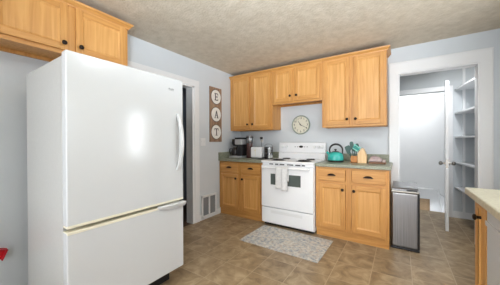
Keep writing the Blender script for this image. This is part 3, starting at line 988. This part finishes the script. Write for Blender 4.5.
MB().tube([(-0.114, 0, 0.132), (-0.126, 0, 0.150)], [0.016, 0.013], 14).build('spout_cap', M['chrome'], t)
pts = []
for i in range(19):
    a = math.radians(200 - i * 205 / 18)
    pts.append((0.006 + 0.084 * math.cos(a), 0, 0.158 + 0.078 * math.sin(a)))
pts = [(-0.074, 0, 0.118)] + pts + [(0.086, 0, 0.110)]
MB().tube(pts, [0.006] + [0.009 + 0.004 * math.sin(PI * i / 18) for i in range(19)] + [0.008], 12).build('handle', M['black'], t)

# ------------------------------------------------------------------ knife block and utensils
t = thing('utensil_box', 'amber wooden utensil box left of the pale knife block', 'utensil holder', (2.028, -0.31, CZ))
g = MB().box(-0.038, 0.038, -0.038, 0.038, 0.0, 0.008, 0.001)
g.box(-0.038, 0.038, -0.038, -0.031, 0.0, 0.088, 0.001).box(-0.038, 0.038, 0.031, 0.038, 0.0, 0.088, 0.001)
g.box(-0.038, -0.031, -0.031, 0.031, 0.0, 0.088, 0.001).box(0.031, 0.038, -0.031, 0.031, 0.0, 0.088, 0.001)
g.build('box_wall', M['orange_wood'], t)


def utensil(lb, x, y, tx, ty, L_, mt, kind):
    """stands in the box, leaning to (tx, ty)"""
    t_ = thing('kitchen_utensil', lb, 'utensil', (x, y, CZ + 0.01), 0, 'utensils in the wooden box')
    dv = Vector((tx, ty, 1)).normalized()
    MB().tube([dv * 0.0, dv * (L_ * 0.62)], 0.0055, 8).build('handle', mt, t_)
    side = Vector((0, 1, 0)).cross(dv).normalized()
    nn = dv.cross(side)
    k = MB()
    n = 16
    ra, rb = 0.052 * (1 if kind != 'spoon' else 0.75), 0.024
    cc = dv * (L_ * 0.62 + ra * 0.9)
    fr, bk = [], []
    for i in range(n):
        a = 2 * PI * i / n
        ex = 0.55 if kind == 'turner' else 1.0
        u = math.copysign(abs(math.cos(a)) ** ex, math.cos(a)); v = math.copysign(abs(math.sin(a)) ** ex, math.sin(a))
        p = cc + dv * ra * u + side * rb * v
        fr.append(k.bm.verts.new(p + nn * 0.003)); bk.append(k.bm.verts.new(p - nn * 0.003))
    k.bm.faces.new(fr); k.bm.faces.new(bk[::-1])
    for i in range(n): k.bm.faces.new((fr[i], fr[(i + 1) % n], bk[(i + 1) % n], bk[i]))
    k.build('head', mt, t_)


utensil('dark green spoon leaning furthest left in the amber wooden box', 2.010, -0.325, -0.26, 0.0, 0.235, M['green_dark'], 'spoon')
utensil('dark green spatula leaning slightly left in the amber wooden box', 2.020, -0.300, -0.12, 0.0, 0.265, M['green_dark'], 'turner')
utensil('dark green ladle standing upright in the amber wooden box', 2.028, -0.325, 0.02, 0.0, 0.215, M['green_dark'], 'spoon')
utensil('dark green spoon leaning right in the amber wooden box', 2.036, -0.300, 0.10, 0.0, 0.265, M['green_dark'], 'spoon')
utensil('small dark green turner low at the left in the amber wooden box', 2.008, -0.305, -0.42, 0.0, 0.19, M['green_dark'], 'turner')

t = thing('knife_block', 'pale maple house-shaped knife block on the right counter', 'knife block', (2.122, -0.30, CZ))
g = MB().prism([(-0.050, 0.0), (0.050, 0.0), (0.050, 0.085), (0.010, 0.185), (-0.004, 0.185), (-0.050, 0.125)], 'xz', -0.055, 0.055)
g.build('block', M['maple'], t, smooth=False)
g = MB()
nv = Vector((-0.06, 0, 0.046)).normalized()       # normal of the sloping face holding the knives
al = Vector((0.046, 0, 0.06)).normalized()
base = Vector((-0.050, 0, 0.125))
for i in range(3):
    for j in range(3):
        p = base + al * (0.014 + 0.023 * i) + Vector((0, -0.036 + 0.034 * j, 0))
        c_ = [p + al * 0.003 + Vector((0, -0.009, 0)), p + al * 0.003 + Vector((0, 0.009, 0)), p - al * 0.003 + Vector((0, 0.009, 0)), p - al * 0.003 + Vector((0, -0.009, 0))]
        g.bm.faces.new([g.bm.verts.new(q + nv * 0.0006) for q in c_])
g.build('slots', M['ink'], t, smooth=False)
names_r = ['bottom', 'middle', 'top']; names_c = ['nearest', 'centre', 'furthest']
for i in range(3):
    for j in range(3):
        p = Vector((2.122, -0.30, CZ)) + base + al * (0.014 + 0.023 * i) + Vector((0, -0.036 + 0.034 * j, 0)) + nv * 0.001
        kn = thing('knife', 'teal-handled knife in the maple block, %s row, %s column' % (names_r[i], names_c[j]), 'knife', p, 0, 'teal-handled knives in the block')
        tip = nv * (0.086 + 0.006 * (i + j % 2))
        MB().tube([nv * 0.0, nv * 0.012], 0.0055, 8).build('bolster', M['chrome'], kn)
        MB().tube([nv * 0.012, nv * 0.03, nv * 0.06, tip], [0.007, 0.0085, 0.0075, 0.009], 10).build('handle', M['teal_light'] if (i + j) % 2 == 0 else M['teal'], kn)

# cutting boards with cloths
o = MB().box(2.195, 2.375, -0.37, -0.20, CZ, CZ + 0.022, 0.006, 3).build('cutting_board', M['walnut'])
tag(o, 'brown wooden board lying under the folded cloths at the counter end', 'cutting board')
k = MB().box(2.198, 2.335, -0.362, -0.21, CZ + 0.0225, CZ + 0.060, 0.014, 4)
for v in k.bm.verts: v.co.z += 0.003 * math.sin(v.co.x * 60) * (v.co.z > CZ + 0.04)
tag(k.build('folded_cloth', M['mauve_cloth']), 'mauve folded cloth lying on the brown board', 'cloth')
k = MB()
n = 14
gr = []
for i in range(n + 1):
    row = []
    for j in range(n + 1):
        u, v = i / n, j / n
        e = (math.sin(PI * u) * math.sin(PI * v)) ** 0.35 if 0 < u < 1 and 0 < v < 1 else 0
        row.append(k.bm.verts.new((2.205 + 0.115 * u, -0.355 + 0.13 * v, CZ + 0.0635 + e * (0.030 * (1 - abs(u - 0.35))) + 0.002 * math.sin(17 * u + 9 * v))))
    gr.append(row)
for i in range(n):
    for j in range(n): k.bm.faces.new((gr[i][j], gr[i + 1][j], gr[i + 1][j + 1], gr[i][j + 1]))
o = k.build('crumpled_cloth', M['mauve_cloth'])
md = o.modifiers.new('thick', 'SOLIDIFY'); md.thickness = 0.003; md.offset = 1
tag(o, 'crumpled mauve cloth heaped on top of the folded one', 'cloth')
o = MB().box(2.34, 2.372, -0.365, -0.25, CZ + 0.0225, CZ + 0.05, 0.008, 3).build('sponge', M['pink_cloth'])
tag(o, 'small pale pink sponge at the right end of the brown board', 'sponge')

# ------------------------------------------------------------------ red dustpan hung on the wall at the left edge
t = thing('dustpan', 'red plastic dustpan on the wall at the left edge, beside the refrigerator', 'dustpan', (0.004, -3.085, 0.345))
R = Matrix.Rotation(math.radians(-22), 3, 'X')
g = MB()
g.box(0.0, 0.006, -0.26, 0.0, -0.035, 0.045, 0.002, rot=R, pivot=(0, 0, 0))
g.box(0.0, 0.05, -0.26, 0.0, 0.037, 0.043, 0.002, rot=R, pivot=(0, 0, 0))
g.box(0.0, 0.045, -0.006, 0.0, -0.035, 0.043, 0.002, rot=R, pivot=(0, 0, 0))
g.build('pan', M['red'], t)
g = MB().box(0.004, 0.024, -0.14, -0.11, 0.04, 0.18, 0.006, rot=R, pivot=(0, 0, 0))
g.build('handle', M['red'], t)

# ------------------------------------------------------------------ added ceiling lamp, out of view, for fill light
t = thing('added_ceiling_lamp', 'added out-of-view flush ceiling lamp with frosted glass, brightening the kitchen', 'lamp', (2.6, -2.2, H))
MB().lathe([(0.17, -0.001), (0.175, -0.02), (0.16, -0.03), (0.0, -0.03)], (0, 0, 0), 'z', 36).build('canopy', M['nickel'], t)
MB().lathe([(0.15, -0.03), (0.145, -0.04), (0.10, -0.05), (0.0, -0.055)], (0, 0, 0), 'z', 36).build('lamp_shade', M['lamp'], t)
